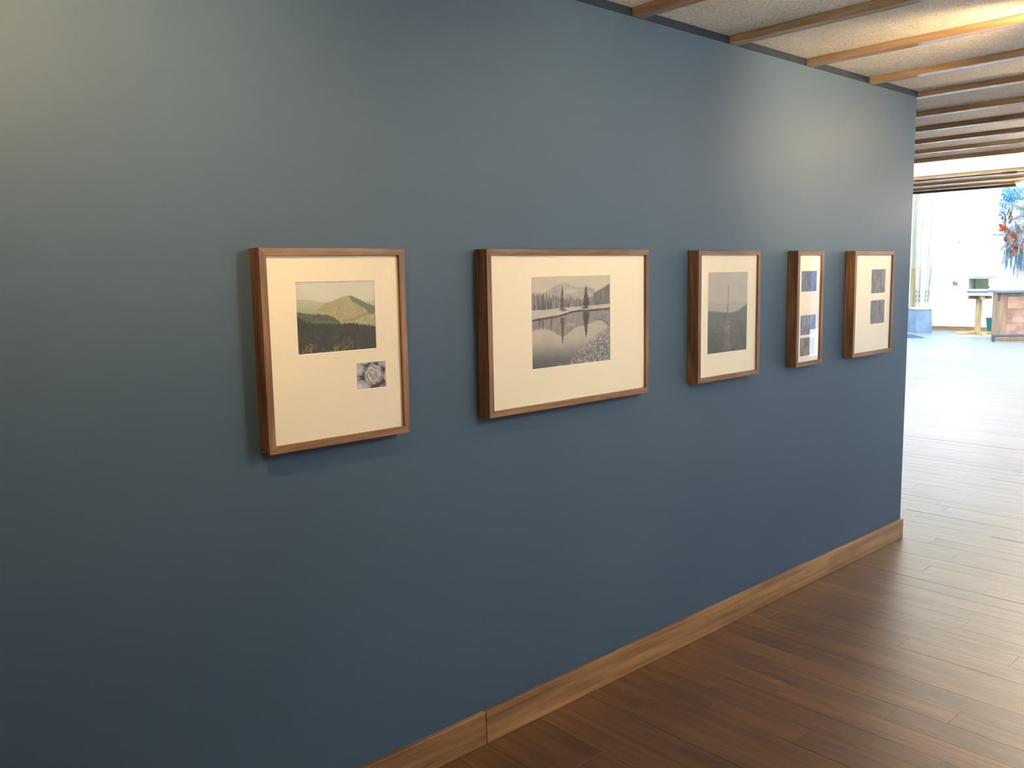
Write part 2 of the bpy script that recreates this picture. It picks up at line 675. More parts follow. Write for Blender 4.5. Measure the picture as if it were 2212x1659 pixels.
def poly(u, pts):
    return np.interp(u, [p[0] for p in pts], [p[1] for p in pts])


def grid(h, w):
    v, u = np.meshgrid(np.linspace(0, 1, h), np.linspace(0, 1, w), indexing='ij')
    return u, v


def img_hills():
    h, w = 150, 190
    u, v = grid(h, w)
    n1 = vnoise(h, w, 60, 60, 1, 2)
    n2 = vnoise(h, w, 10, 12, 2, 3)
    n3 = vnoise(h, w, 40, 80, 3, 2)
    img = np.ones((h, w, 3)) * np.array((198, 182, 150.))
    img = over(img, sm(.3, .0, u) * .35, (190, 168, 145))
    img += ((n2 - .5) * 6)[..., None]
    far = poly(u, [(0, .235), (.18, .25), (.36, .29), (.55, .35), (1, .29)])
    img = over(img, sm(-.012, .012, v - far), (172, 163, 122))
    img = over(img, sm(.27, .42, v) * sm(.45, .1, u), (150, 152, 108))
    hill = poly(u, [(0, .50), (.25, .40), (.36, .30), (.50, .255), (.58, .22), (.64, .205), (.70, .215), (.80, .27), (.90, .33), (1, .37)]) + (n3 - .5) * .014
    hc = np.array((163, 143, 100.))[None, None, :] + ((n1 - .5) * 26 + (n2 - .5) * 12)[..., None]
    img = over(img, sm(-.008, .010, v - hill), hc)
    dk = poly(u, [(0, 0), (.655, .19), (.70, .30), (.78, .345), (.86, .40), (.93, .50), (1, .53)]) + (n1 - .5) * .05
    img = over(img, sm(-.006, .012, v - hill) * sm(.015, -.015, v - dk) * .85, (98, 100, 78))
    slope = poly(u, [(0, .9), (.45, .62), (.55, .60), (.68, .58), (.80, .54), (.9, .50), (1, .48)]) + (n3 - .5) * .02
    img = over(img, sm(-.012, .012, v - slope) * sm(.4, .5, u), np.array((166, 146, 104.))[None, None] + ((n1 - .5) * 46)[..., None])
    img = over(img, sm(.035, 0., np.abs(v - slope + .025)) * sm(.5, .7, u) * .45, (112, 104, 76))
    mid = poly(u, [(0, .41), (.1, .43), (.2, .45), (.35, .46), (.45, .50), (.52, .56), (.6, .70), (1, .9)]) + (n3 - .5) * .03
    img = over(img, sm(-.012, .012, v - mid) * sm(.62, .50, u), np.array((84, 84, 64.))[None, None] + ((n1 - .5) * 26)[..., None])
    img = over(img, sm(.03, 0, np.abs(v - .545 - .06 * u)) * sm(.12, .3, u) * sm(.56, .4, u) * .4, (112, 112, 82))
    fo = poly(u, [(0, .46), (.06, .50), (.12, .57), (.3, .59), (.5, .60), (.7, .61), (.85, .63), (1, .68)]) + (n3 - .5) * .05
    img = over(img, sm(-.014, .014, v - fo), np.array((58, 54, 46.))[None, None] + ((n1 - .5) * 22 + (n2 - .5) * 10)[..., None])
    for cx, w2, top in ((.15, .075, .82), (.06, .05, .90), (.29, .05, .92), (.46, .03, .88), (.50, .03, .84), (.58, .035, .82), (.635, .022, .77), (.67, .02, .83), (.52, .05, .93), (.4, .04, .95), (.78, .04, .95)):
        mk = np.exp(-((u - cx) / w2) ** 2 * 1.6) * sm(top, top + .06, v) * sm(.40, .62, n1 * .6 + n3 * .4)
        img = over(img, np.clip(mk * .95, 0, 1), (128, 102, 60))
    img = over(img, sm(.02, 0, v) * .5, (120, 105, 90))
    return img


def img_log():
    h, w = 90, 100
    u, v = grid(h, w)
    n1 = vnoise(h, w, 14, 14, 5, 3)
    n2 = vnoise(h, w, 5, 5, 6, 2)
    n3 = vnoise(h, w, 35, 35, 8, 2)
    img = np.ones((h, w, 3)) * np.array((62, 54, 56.))

    def blob(cx, cy, rx, ry, col, ring=0, seed=0):
        nonlocal img
        ang = np.arctan2((v - cy) / ry, (u - cx) / rx)
        rr = np.hypot((u - cx) / rx, (v - cy) / ry)
        edge = 1 + .07 * np.sin(3 * ang + seed) + .05 * np.sin(7 * ang + 2 * seed) + (n1 - .5) * .3
        sh = np.array(col, float)[None, None] * (1.06 - .28 * rr[..., None] ** 3) + ((n1 - .5) * 60)[..., None]
        if ring:
            sh = sh + (22 * np.sin(rr * 17 + n2 * 9) + (n3 - .5) * 50)[..., None]
            sh = sh - (70 * np.exp(-(rr / .33) ** 2) * (n1 > .42))[..., None] + (70 * np.exp(-(rr / .10) ** 2))[..., None]
        img = over(img, sm(.05, -.05, rr - edge), sh)
    blob(.05, .22, .22, .30, (172, 156, 142), 0, 1)
    blob(.30, -.03, .14, .12, (178, 160, 140), 0, 2)
    blob(.12, .92, .36, .30, (172, 155, 140), 0, 3)
    blob(.02, .55, .14, .10, (140, 125, 115), 0, 4)
    blob(.95, .05, .20, .20, (160, 145, 135), 0, 5)
    blob(1.02, .58, .10, .22, (168, 152, 140), 0, 6)
    blob(.58, .47, .32, .40, (168, 152, 138), 1, 7)
    blob(.95, .98, .22, .14, (110, 98, 98), 0, 8)
    return img


def img_lake():
    h, w = 190, 240
    u, v = grid(h, w)
    n1 = vnoise(h, w, 80, 100, 21, 2)
    n2 = vnoise(h, w, 12, 12, 22, 3)
    st = vnoise(h, w, 8, 110, 23, 2)
    img = np.ones((h, w, 3)) * np.array((203, 182, 152.)) + ((n2 - .5) * 10)[..., None]
    ridge = poly(u, [(0, .13), (.08, .16), (.16, .17), (.22, .14), (.30, .095), (.36, .072), (.42, .075), (.48, .10), (.56, .125), (.63, .13), (.70, .125), (.75, .135), (.80, .17), (1, .2)])
    gm = np.array((176, 158, 136.))[None, None] + ((n2 - .5) * 46 + (n1 - .5) * 18)[..., None]
    img = over(img, sm(-.008, .008, v - ridge), gm)
    img = over(img, np.exp(-((u - .48) / .07) ** 2 - ((v - .165) / .018) ** 2) * .8, (208, 190, 165))
    img = over(img, np.exp(-((u - .06) / .08) ** 2 - ((v - .16) / .03) ** 2) * .6, (210, 192, 165))
    lt = poly(u, [(0, .175), (.2, .20), (.35, .23), (.5, .26), (.62, .255), (.75, .22), (1, .2)]) + (st - .5) * .09
    img = over(img, sm(-.012, .014, v - lt), np.array((132, 118, 106.))[None, None] + ((st - .5) * 70 + (n1 - .5) * 24)[..., None])
    rm = poly(u, [(0, 1), (.70, .40), (.78, .20), (.86, .165), (.94, .125), (1, .09)]) + (n1 - .5) * .02
    img = over(img, sm(-.008, .008, v - rm) * sm(.72, .80, u), np.array((112, 104, 98.))[None, None] + ((st - .5) * 46)[..., None])

    def fir(cx, top, bot, hw, col, inv=False, dens=.35):
        nonlocal img
        t = (v - top) / (bot - top)
        if inv:
            t = 1 - t
        prof = hw * (np.clip(t, 0, 1) ** .85) * (.72 + .5 * np.sin(t * 62) * .35 + (n1 - .5) * .9)
        mk = sm(.006, -.004, np.abs(u - cx) - prof) * (t > 0) * (t < 1)
        trunk = (np.abs(u - cx) < .0015 + .005 * np.clip(t * 2, 0, 1)) * (t > 0) * (t < 1)
        mk = np.maximum(mk * (dens + (1 - dens) * sm(.3, .5, n1)), trunk * .9)
        img = over(img, np.clip(mk, 0, 1) * .93, col)
    for cx, top, hw in ((.04, .27, .02), (.085, .21, .022), (.13, .23, .022), (.15, .22, .02), (.20, .24, .02), (.235, .225, .024), (.3, .28, .015), (.45, .29, .015), (.55, .29, .015), (.60, .28, .015), (.82, .27, .02)):
        fir(cx, top, .355, hw, (92, 82, 76))
    bank = poly(u, [(0, .355), (.15, .36), (.3, .35), (.5, .345), (.8, .34), (1, .33)]) + (n1 - .5) * .012
    shore = poly(u, [(0, .465), (.15, .45), (.3, .437), (.4, .42), (.5, .395), (.6, .388), (.7, .392), (.85, .388), (1, .385)]) + (n1 - .5) * .010
    img = over(img, sm(-.005, .006, v - bank), np.array((196, 176, 150.))[None, None] + ((n2 - .5) * 24 + (n1 - .5) * 14)[..., None])
    fir(.375, .10, .385, .040, (78, 70, 68), dens=.25)
    fir(.678, .105, .375, .062, (62, 56, 56), dens=.75)
    img = over(img, np.exp(-((u - .40) / .04) ** 2 - ((v - .378) / .008) ** 2) * .8, (90, 80, 76))
    # water
    wat = sm(-.003, .003, v - shore)
    deep = sm(.66, 1.0, v) * (1 - .25 * u)
    wc = np.array((190, 170, 144.))[None, None] * (1 - deep[..., None]) + np.array((84, 78, 74.))[None, None] * deep[..., None]
    wc = wc + ((n2 - .5) * 12 + (n1 - .5) * 10 * (v > .7))[..., None]
    img = over(img, wat, wc)
    rl = poly(u, [(0, .58), (.1, .56), (.18, .57), (.25, .60), (.32, .645), (.38, .67), (.43, .65), (.50, .60), (.56, .575), (.64, .565), (.72, .545), (.80, .525), (.86, .515), (.93, .53), (1, .56)])
    img = over(img, wat * sm(.01, -.01, v - rl) * .85, np.array((140, 125, 112.))[None, None] + ((st - .5) * 46 + (n1 - .5) * 20)[..., None])
    img = over(img, np.exp(-((u - .48) / .05) ** 2 - ((v - .545) / .015) ** 2) * .7, (190, 172, 148))
    img = over(img, np.exp(-((u - .10) / .09) ** 2 - ((v - .61) / .035) ** 2) * .5 * (n1 + .2), (205, 186, 158))
    fir(.375, .46, .76, .036, (82, 74, 70), inv=True, dens=.55)
    fir(.675, .41, .70, .056, (62, 56, 58), inv=True, dens=.85)
    for cx in (.09, .135, .235):
        fir(cx, .47, .58, .02, (100, 90, 84), inv=True)
    img = over(img, sm(.016, .006, np.abs(v - shore - .004)) * sm(.25, .45, n1 + .12) * .95, (66, 60, 58))
    rb = poly(u, [(0, 2), (.68, .50), (.78, .49), (.88, .455), (1, .45)])
    rb2 = poly(u, [(0, 0), (.68, .50), (.80, .495), (.88, .51), (.94, .55), (1, .605)])
    img = over(img, sm(-.004, .006, v - rb) * sm(.006, -.004, v - rb2) * sm(.70, .76, u), np.array((142, 130, 124.))[None, None] + ((n1 - .5) * 70)[..., None])
    img = over(img, sm(.012, .002, np.abs(v - rb2)) * sm(.72, .86, u) * .8, (84, 76, 80))
    gr = poly(u, [(0, 1.2), (.40, 1.0), (.5, .92), (.62, .83), (.75, .76), (.86, .68), (1, .60)]) + (n2 - .5) * .12
    gc = np.array((132, 121, 112.))[None, None] + ((n1 - .5) * 190)[..., None]
    img = over(img, sm(-.04, .05, v - gr) * sm(.30, .62, n1 * .7 + .3 * n2 + .14), gc)
    img = over(img, np.exp(-((u - .34) / .04) ** 2 - ((v - .985) / .02) ** 2) * .8, (150, 132, 78))
    return np.clip(img, 20, 255)


def img_spire():
    h, w = 170, 120
    u, v = grid(h, w)
    n1 = vnoise(h, w, 70, 60, 31, 2)
    n2 = vnoise(h, w, 8, 6, 32, 3)
    img = np.ones((h, w, 3)) * np.array((172, 157, 143.)) + ((n2 - .5) * 7)[..., None]
    r1 = poly(u, [(0, .38), (.15, .36), (.35, .38), (.6, .365), (.8, .375), (1, .39)])
    img = over(img, sm(-.012, .02, v - r1) * .5, (146, 138, 128))
    img = over(img, sm(.38, .50, v) * .4, (150, 143, 130))
    r2 = poly(u, [(0, .465), (.15, .47), (.35, .49), (.5, .505), (.65, .50), (.82, .47), (.93, .43), (1, .40)]) + (n1 - .5) * .014
    dark = np.array((84, 84, 80.))[None, None] * (1 - .32 * sm(.5, 1, v)[..., None]) + ((n1 - .5) * 22 + (n2 - .5) * 14)[..., None]
    img = over(img, sm(-.012, .022, v - r2) * .93, dark)
    wd = poly(v[:, 0], [(0, 0), (.10, .002), (.2, .005), (.4, .016), (.5, .035), (.6, .075), (.75, .10), (.9, .13), (1, .16)])[:, None]
    cx = .512 - .02 * v
    mk = sm(1, .3, np.abs(u - cx) / np.maximum(wd, 1e-3)) * (v > .10)
    img = over(img, np.clip(mk * (.28 + .8 * (n1 - .25)), 0, .8), (118, 88, 74))
    img = over(img, np.clip(mk * sm(.5, .62, n1) * np.exp(-((v - .70) / .14) ** 2), 0, 1) * .6, (160, 128, 112))
    img = over(img, (np.abs(u - cx) < .007) * sm(.14, .2, v) * sm(.7, .5, v) * .8, (104, 82, 72))
    return img


def img_trunks(seed, base=(70, 56, 60), light=(128, 100, 84)):
    h, w = 90, 110
    u, v = grid(h, w)
    st = vnoise(h, w, 2, 12, seed, 2)
    n1 = vnoise(h, w, 30, 30, seed + 1, 2)
    img = np.ones((h, w, 3)) * np.array(base, float) + ((n1 - .5) * 34)[..., None]
    img = over(img, sm(.52, .70, st) * .8, np.array(light, float)[None, None] + ((n1 - .5) * 40)[..., None])
    img = over(img, sm(.30, .18, st) * .6, (44, 38, 44))
    return img


def make_print(name, img, x0, x1, z0, z1, y, parent, illum, mat):
    h, w = img.shape[:2]
    alb = np.clip(lin(np.clip(img, 0, 255)) / np.array(illum), .005, .9)
    xs = np.linspace(x0, x1, w)
    zs = np.linspace(z1, z0, h)
    X, Z = np.meshgrid(xs, zs)
    co = np.stack([X.ravel(), np.full(h * w, y), Z.ravel()], 1)
    i = np.arange(h - 1)[:, None] * w + np.arange(w - 1)[None, :]
    f = np.stack([i, i + w, i + w + 1, i + 1], -1).reshape(-1, 4)
    me = bpy.data.meshes.new(name)
    me.from_pydata(co.tolist(), [], f.tolist())
    at = me.color_attributes.new('tone', 'FLOAT_COLOR', 'POINT')
    col = np.ones((h * w, 4), np.float32)
    col[:, :3] = alb.reshape(-1, 3)
    at.data.foreach_set('color', col.ravel())
    me.materials.append(mat)
    o = bpy.data.objects.new(name, me)
    C.objects.link(o)
    o.parent = parent
    return o


def print_mat():
    t = NT('photographic_print', .55, .3)
    a = t.n('ShaderNodeAttribute', attribute_name='tone')
    t.l(a.outputs['Color'], t.p.inputs['Base Color'])
    return t.m


M['print'] = print_mat()
FT = .0537          # frame depth
FWD = .0195         # face width
FZ0, FZ1 = 1.0961, 1.6230


def picture(label, X0, X1, wins, matcol='mat'):
    """wins: list of (x0,x1,z0,z1,image,illum,label) in world coordinates"""
    r = thing('picture_frame', label, 'picture', (X0, 0, FZ0), group='walnut framed photographs on the blue wall')
    W, H = X1 - X0, FZ1 - FZ0
    g = FWD

    def rail(outer, inner, mat):
        bm = bmesh.new()
        a = [(p[0], -FT, p[1]) for p in (outer[0], outer[1], inner[1], inner[0])]
        b = [(p[0], -.002, p[1]) for p in (outer[0], outer[1], inner[1], inner[0])]
        hexa(bm, a, b)
        bmesh.ops.recalc_face_normals(bm, faces=bm.faces)
        es = [e for e in bm.edges if e.calc_length() > .08]
        bmesh.ops.bevel(bm, geom=es, offset=.0008, segments=1, affect='EDGES')
        link('frame_rail', bm, mat, r)
    o = [(0, 0), (W, 0), (W, H), (0, H)]
    n = [(g, g), (W - g, g), (W - g, H - g), (g, H - g)]
    rail((o[0], o[1]), (n[0], n[1]), 'walnut_x')
    rail((o[2], o[3]), (n[2], n[3]), 'walnut_x')
    rail((o[1], o[2]), (n[1], n[2]), 'walnut_z')
    rail((o[3], o[0]), (n[3], n[0]), 'walnut_z')
    # mat board with bevelled window cuts
    ym = -FT + .0095
    lw = [(a - X0, b - X0, c - FZ0, d - FZ0) for a, b, c, d, *_ in wins]
    xs = sorted({g, W - g, *[q[0] for q in lw], *[q[1] for q in lw]})
    zs = sorted({g, H - g, *[q[2] for q in lw], *[q[3] for q in lw]})
    bm = bmesh.new()
    for i in range(len(xs) - 1):
        for j in range(len(zs) - 1):
            cx, cz = (xs[i] + xs[i + 1]) / 2, (zs[j] + zs[j + 1]) / 2
            if any(q[0] < cx < q[1] and q[2] < cz < q[3] for q in lw):
                continue
            vs = [bm.verts.new(p) for p in ((xs[i], ym, zs[j]), (xs[i + 1], ym, zs[j]), (xs[i + 1], ym, zs[j + 1]), (xs[i], ym, zs[j + 1]))]
            bm.faces.new(vs)
    mb = link('mat_board', bm, matcol, r)
    e = .0018
    for q in lw:
        bm = bmesh.new()
        of = [(q[0], ym, q[2]), (q[1], ym, q[2]), (q[1], ym, q[3]), (q[0], ym, q[3])]
        inn = [(q[0] + e, ym + e, q[2] + e), (q[1] - e, ym + e, q[2] + e), (q[1] - e, ym + e, q[3] - e), (q[0] + e, ym + e, q[3] - e)]
        a = [bm.verts.new(p) for p in of]
        b = [bm.verts.new(p) for p in inn]
        for i in range(4):
            bm.faces.new((a[i], a[(i + 1) % 4], b[(i + 1) % 4], b[i]))
        link('mat_bevel', bm, 'matcore', mb)
    for (a, b, c, d, im, il, lb) in wins:
        p = make_print('print', im, a - X0, b - X0, c - FZ0, d - FZ0, ym + e + .0006, r, il, M['print'])
        p['label'] = lb
    B('backing', 'backing', r, g * .5, W - g * .5, -.012, -.006, g * .5, H - g * .5)
    bm = bmesh.new()
    yg = -FT + .006
    bm.faces.new([bm.verts.new(p) for p in ((g, yg, g), (W - g, yg, g), (W - g, yg, H - g), (g, yg, H - g))])
    link('glass', bm, 'glass', r)
    return r


I1, I2, I3, I5 = (.94, .72, .48), (1.15, .90, .63), (.96, .79, .62), (.82, .73, .62)
picture('walnut frame with hazy mountain photo and small log photo, nearest the camera', 1.0018, 1.4434,
        [(1.102, 1.346, 1.3455, 1.5355, img_hills(), I1, 'colour photograph of a hazy wooded hill'),
         (1.2755, 1.373, 1.2345, 1.3100, img_log(), I1, 'small grey photograph of a log end')])
picture('widest walnut frame, sepia photo of a lake with two mirrored fir trees', 1.7485, 2.5367,
        [(1.945, 2.331, 1.232, 1.534, img_lake(), I2, 'sepia photograph of a lake and fir trees')])
picture('walnut frame with upright photo of a lone dead tree spire over hazy forest', 2.8421, 3.2866,
        [(2.918, 3.2035, 1.206, 1.5355, img_spire(), I3, 'dusky photograph of a dead tree spire')])
picture('narrowest walnut frame, tall strip of three small prints, second from wall end', 3.5909, 3.8262,
        [(3.640, 3.780, 1.436, 1.532, img_trunks(41, (66, 70, 92), (92, 92, 110)), I5, 'small dusky blue print'),
         (3.640, 3.780, 1.237, 1.330, img_trunks(43, (92, 96, 118), (120, 122, 140)), I5, 'small blue-grey print'),
         (3.640, 3.780, 1.140, 1.227, img_trunks(45, (88, 74, 78), (130, 108, 100)), I5, 'small brown print of tree trunks')])
picture('walnut frame with two stacked dark prints, last beside the end of the wall', 4.1302, 4.5653,
        [(4.328, 4.487, 1.408, 1.532, img_trunks(47), I5, 'upper dark print of tree trunks'),
         (4.328, 4.487, 1.252, 1.375, img_trunks(49), I5, 'lower dark print of tree trunks')])


# ------------------------------------------------------------------ lamps of the gallery, some of them added for fill
def spot_lamp(x, y, aim, power, label, size=120, blend=1.0):
    r = thing('track_spot', label, 'spotlight', (x, y, ZB), group='warm wall-washing spots on the low ceiling')
    d = (Vector(aim) - Vector((x, y, ZB - .10))).normalized()
    q = d.to_track_quat('-Z', 'Y')
    bm = bmesh.new()
    lathe(bm, [(.045, -.012), (.05, 0), (.05, .03)], 20)
    link('canopy', bm, 'lamp_white', r, smooth=False)
    bm = bmesh.new()
    tube(bm, [(0, 0, 0), (0, 0, -.07)], .008, 8)
    link('stem', bm, 'lamp_white', r)
    bm = bmesh.new()
    # open reflector cup around its axis
    prof = [(.018, .06), (.034, .05), (.04, 0.0), (.04, -.05), (.036, -.05), (.034, -.01)]
    seg = 20
    rings = []
    for rr, zz in prof:
        rings.append([bm.verts.new((rr * math.cos(k * 2 * math.pi / seg), rr * math.sin(k * 2 * math.pi / seg), zz)) for k in range(seg)])
    for a, b in zip(rings, rings[1:]):
        for k in range(seg):
            bm.faces.new((a[k], a[(k + 1) % seg], b[(k + 1) % seg], b[k]))
    bm.faces.new(rings[0])
    h = link('lamp_head', bm, 'lamp_white', r, loc=(0, 0, -.10))
    h.rotation_mode = 'QUATERNION'
    h.rotation_quaternion = q
    bm = bmesh.new()
    lathe(bm, [(.033, -.012), (.033, -.008)], 20)
    link('lens', bm, 'lens', h)
    ld = bpy.data.lights.new('track_spot_light', 'SPOT')
    ld.energy = power
    ld.color = WARM
    ld.spot_size = math.radians(size)
    ld.spot_blend = blend
    ld.shadow_soft_size = .05
    lo = bpy.data.objects.new('track_spot_light', ld)
    C.objects.link(lo)
    lo.parent = r
    lo.location = Vector((0, 0, -.10)) + d * .06
    lo.rotation_mode = 'QUATERNION'
    lo.rotation_quaternion = q
    return r


spot_lamp(.55, -1.0, (.64, 0, 1.95), 98, 'white ceiling spot aimed at the wall left of the hazy mountain picture')
spot_lamp(2.15, -1.05, (2.40, 0, 1.80), 30, 'white ceiling spot aimed at the widest picture')
spot_lamp(3.55, -1.25, (3.85, 0, 2.2), 140, 'white ceiling spot aimed at the two pictures nearest the wall end', 85)
spot_lamp(5.25, -.85, (4.3, 0, 2.0), 40, 'white ceiling spot past the end of the blue wall, turned back to it', 100)


def disc_lamp(x, y, power, label):
    r = thing('disc_lamp', label, 'ceiling light', (x, y, ZP), group='round ceiling lamps')
    bm = bmesh.new()
    lathe(bm, [(.10, 0), (.10, -.035), (.085, -.04)], 28)
    link('lamp_body', bm, 'lamp_white', r)
    bm = bmesh.new()
    lathe(bm, [(.088, -.036), (.085, -.062), (.06, -.078), (.02, -.084)], 28)
    link('diffuser', bm, 'disc', r, smooth=True)
    ld = bpy.data.lights.new('disc_lamp_light', 'POINT')
    ld.energy = power
    ld.color = WARM
    ld.shadow_soft_size = .08
    lo = bpy.data.objects.new('disc_lamp_light', ld)
    C.objects.link(lo)
    lo.parent = r
    lo.location = (0, 0, -.17)


disc_lamp(1.9, -1.60, 6, 'added round ceiling lamp out of view above the widest picture, for warm fill')  # added lamp out of view, brightens the near ceiling and upper wall
disc_lamp(3.50, -1.45, 3, 'round warm ceiling lamp near the widest bright panel, above the gallery')
disc_lamp(10.95, 1.36, 8, 'round glowing ceiling lamp at the edge of the low ceiling')


def fill_pendant(x, y, watt, label):  # made-up glowing globes beyond the view, added to brighten ceiling and wall
    r = thing('fill_pendant', label, 'added fill lamp', (x, y, ZB), group='added fill globes out of view along the gallery')
    bm = bmesh.new()
    lathe(bm, [(.05, 0), (.05, -.02), (.012, -.035)], 20)
    link('canopy', bm, 'lamp_white', r)
    bm = bmesh.new()
    tube(bm, [(0, 0, -.03), (0, 0, -.34)], .004, 6)
    link('cord', bm, 'black', r)
    bm = bmesh.new()
    lathe(bm, [(.03, -.33), (.035, -.40), (.03, -.41)], 16)
    link('fill_socket', bm, 'lamp_white', r)
    bm = bmesh.new()
    bmesh.ops.create_uvsphere(bm, u_segments=24, v_segments=14, radius=.11, matrix=Matrix.Translation((0, 0, -.50)))
    link('globe', bm, emit('fill_globe_glow', (1.0, .84, .62), watt / (4 * math.pi ** 2 * .0121)), r, smooth=True)


for gx, gy, gw, gl in ((2.2, -1.80, 68, 'added fill globe out of view nearest the camera end'), (4.6, -1.15, 8, 'second added fill globe from the camera end, out of view'),
               (3.5, -2.3, 36, 'added fill globe out of view, set further from the blue wall'), (7.0, -.45, 45, 'third added fill globe from the camera end, out of view'), (10.1, .35, 60, 'added fill globe out of view beyond the trough light')):
    fill_pendant(gx, gy, gw, gl)

# ------------------------------------------------------------------ far hall
DIAG = math.radians(-51.4)      # the furniture stands at an angle to the walls

# ski stand
st = thing('ski_stand', 'blue-grey block stand holding tall pale skis, left against the white wall', 'stand', (20.10, 6.33, 0), DIAG)
bm = bmesh.new()
hexa(bm, [(0, 0, 0), (.35, 0, 0), (.35, .72, 0), (0, .72, 0)], [(.02, .02, .53), (.33, .02, .53), (.33, .70, .53), (.02, .70, .53)])
link('block', bm, 'stone', st)
bm = bmesh.new()
box(bm, .005, .345, .005, .715, .531, .576, bevel=.012)
link('cap', bm, 'white_paint', st)


def ski(px, py, lean, label):
    """base position in world x,y; lean = sideways shift at the top along the stand's face"""
    r = thing('ski', label, 'ski', (px, py, .577), DIAG, group='tall pale skis in the blue-grey stand')
    H, N = 2.75, 16
    bm = bmesh.new()
    prev = None
    for k in range(N + 1):
        t = k / N
        z = H * t
        w = .025 - .004 * math.sin(t * math.pi)
        if t > .93:
            w *= max(.25, 1 - (t - .93) / .09)
        cx = lean * t
        cy = .10 * t + (.10 * ((t - .9) / .1) ** 2 * -1 if t > .9 else 0)
        ring = [bm.verts.new(p) for p in ((cx - w, cy, z), (cx + w, cy, z), (cx + w, cy + .012, z), (cx - w, cy + .012, z))]
        if prev:
            for i in range(4):
                bm.faces.new((prev[i], prev[(i + 1) % 4], ring[(i + 1) % 4], ring[i]))
        else:
            bm.faces.new(ring)
        prev = ring
    bm.faces.new(prev)
    link('ski_body', bm, 'ski', r)
    for k in range(3):
        bm = bmesh.new()
        zc = .16 + .10 * k
        pts = []
        for i in range(8):
            a = math.radians(60 + 220 * i / 7)
            pts.append((lean * zc / H + .017 * math.cos(a), -.004 + .1 * zc / H, zc + .026 * math.sin(a)))
        tube(bm, pts, .0055, 6)
        link('curl_mark', bm, 'ink', r)
    return r


def at(o, lx, ly):
    c, s = math.cos(DIAG), math.sin(DIAG)
    return (o[0] + c * lx - s * ly, o[1] + s * lx + c * ly)


S0 = (20.10, 6.33)
for lx, ly, lean, lb in ((.075, .30, -.02, 'pale ski, leftmost of the four in the blue-grey stand'), (.135, .30, .03, 'pale ski, second from the left in the blue-grey stand'),
                         (.235, .20, .13, 'pale ski, third from the left, leaning right'), (.29, .20, .15, 'pale ski, rightmost of the four, leaning right')):
    ski(*at(S0, lx, ly), lean, lb)
p = at(S0, .03, .50)
p = at(S0, .06, .60)
r = thing('timber_board', 'tall cream board standing upright behind the tan board and skis', 'board', (p[0], p[1], .577), DIAG)
B('board_panel', 'ski', r, -.04, .10, 0, .03, 0, 2.6, bevel=.003)
p = at(S0, .03, .50)
r = thing('timber_board', 'tan board standing upright on the stand behind the skis', 'board', (p[0], p[1], .577), DIAG)
B('board_panel', 'board', r, -.02, .10, 0, .03, 0, .88, bevel=.003)

# floor mat
r = thing('floor_mat', 'dark blue floor mat lying before the blue-grey stand', 'mat', (18.75, 6.05, 0), DIAG)
B('mat_pile', 'matting', r, -1.15, .42, -.15, .85, 0, .012, bevel=.004)

# sticker and thermostat on the far wall
r = thing('wall_sticker', 'small round pink and blue sticker on the far white wall', 'sticker', (XF, 6.01, 1.10))
bm = bmesh.new()
lathe(bm, [(.062, 0), (.062, .004)], 28)
o = link('sticker_disc', bm, plain('sticker_white', (.50, .36, .52), .5, var=.02), r)
o.rotation_euler = (0, -math.pi / 2, 0)
pk, bl, rd = plain('sticker_pink', (.45, .10, .26), .5, var=.05), plain('sticker_blue', (.05, .06, .25), .5, var=.05), plain('sticker_red', (.55, .12, .2), .5, var=.05)
for nm, mt, y0, y1, z0, z1 in (('print_patch', bl, .0, .052, -.005, .035), ('print_patch', pk, -.052, .045, -.043, -.012), ('print_patch', rd, -.028, -.010, -.02, .055), ('print_patch', pk, -.052, -.035, -.03, .03)):
    B(nm, mt, r, -.006, -.004, y0, y1, z0, z1)
r = thing('thermostat', 'small grey switch plate high on the far white wall', 'switch', (XF, 5.98, 2.06))
B('cover', 'grey_plastic', r, -.02, 0, -.03, .0, -.04, .04, bevel=.003)
B('button', 'grey_plastic', r, -.015, 0, .035, .055, -.01, .012, bevel=.002)

# cabinet on a wooden post
pc = (20.24, 5.06)
st = thing('display_stand', 'wooden post stand with crossed feet carrying the white cabinet', 'stand', (*pc, 0), DIAG)
B('post', 'pine', st, -.05, .05, -.05, .05, .06, .80, bevel=.004)
B('foot', 'pine_x', st, -.43, .43, -.045, .045, .012, .075, bevel=.006)
bm = bmesh.new()
hexa(bm, [(-.045, -.45, .012), (.045, -.45, .012), (.045, .40, .012), (-.045, .40, .012)], [(-.045, -.38, .078), (.045, -.38, .078), (.045, .34, .078), (-.045, .34, .078)])
link('foot', bm, 'pine', st)
B('base_sheet', 'white_paint', st, -.50, .45, -.5, .15, 0, .010)
B('top_beam', 'counter_wood', st, -.22, .24, -.05, .05, .79, .865, bevel=.004)
B('top_beam', 'pine', st, -.04, .04, -.24, .22, .78, .865, bevel=.004)
cb = thing('white_cabinet', 'small white open cabinet on the wooden post by the copper counter', 'cabinet', (pc[0] - .013, pc[1] - .055, .865), math.radians(-90))
w, d_, h = .235, .21, .40
for nm, mt, dim in (('side_panel', 'white_paint', (-w, -w + .02, -d_, d_, .0, h)), ('side_panel', 'white_paint', (w - .02, w, -d_, d_, 0, h)),
                    ('back_panel', 'cream_in', (-w + .02, w - .02, d_ - .02, d_, .02, h)), ('bottom_panel', 'white_paint', (-w + .02, w - .02, -d_, d_, 0, .02)),
                    ('top_panel', 'white_paint', (-w - .025, w + .025, -d_ - .03, d_ + .02, h, h + .022)),
                    ('shelf', 'cream_in', (-w + .02, w - .02, -d_ + .02, d_ - .02, .125, .14)),
                    ('lower_panel', 'white_paint', (-w + .02, w - .02, -d_ - .0, -d_ + .015, .02, .135))):
    B(nm, mt, cb, *dim, bevel=.002)
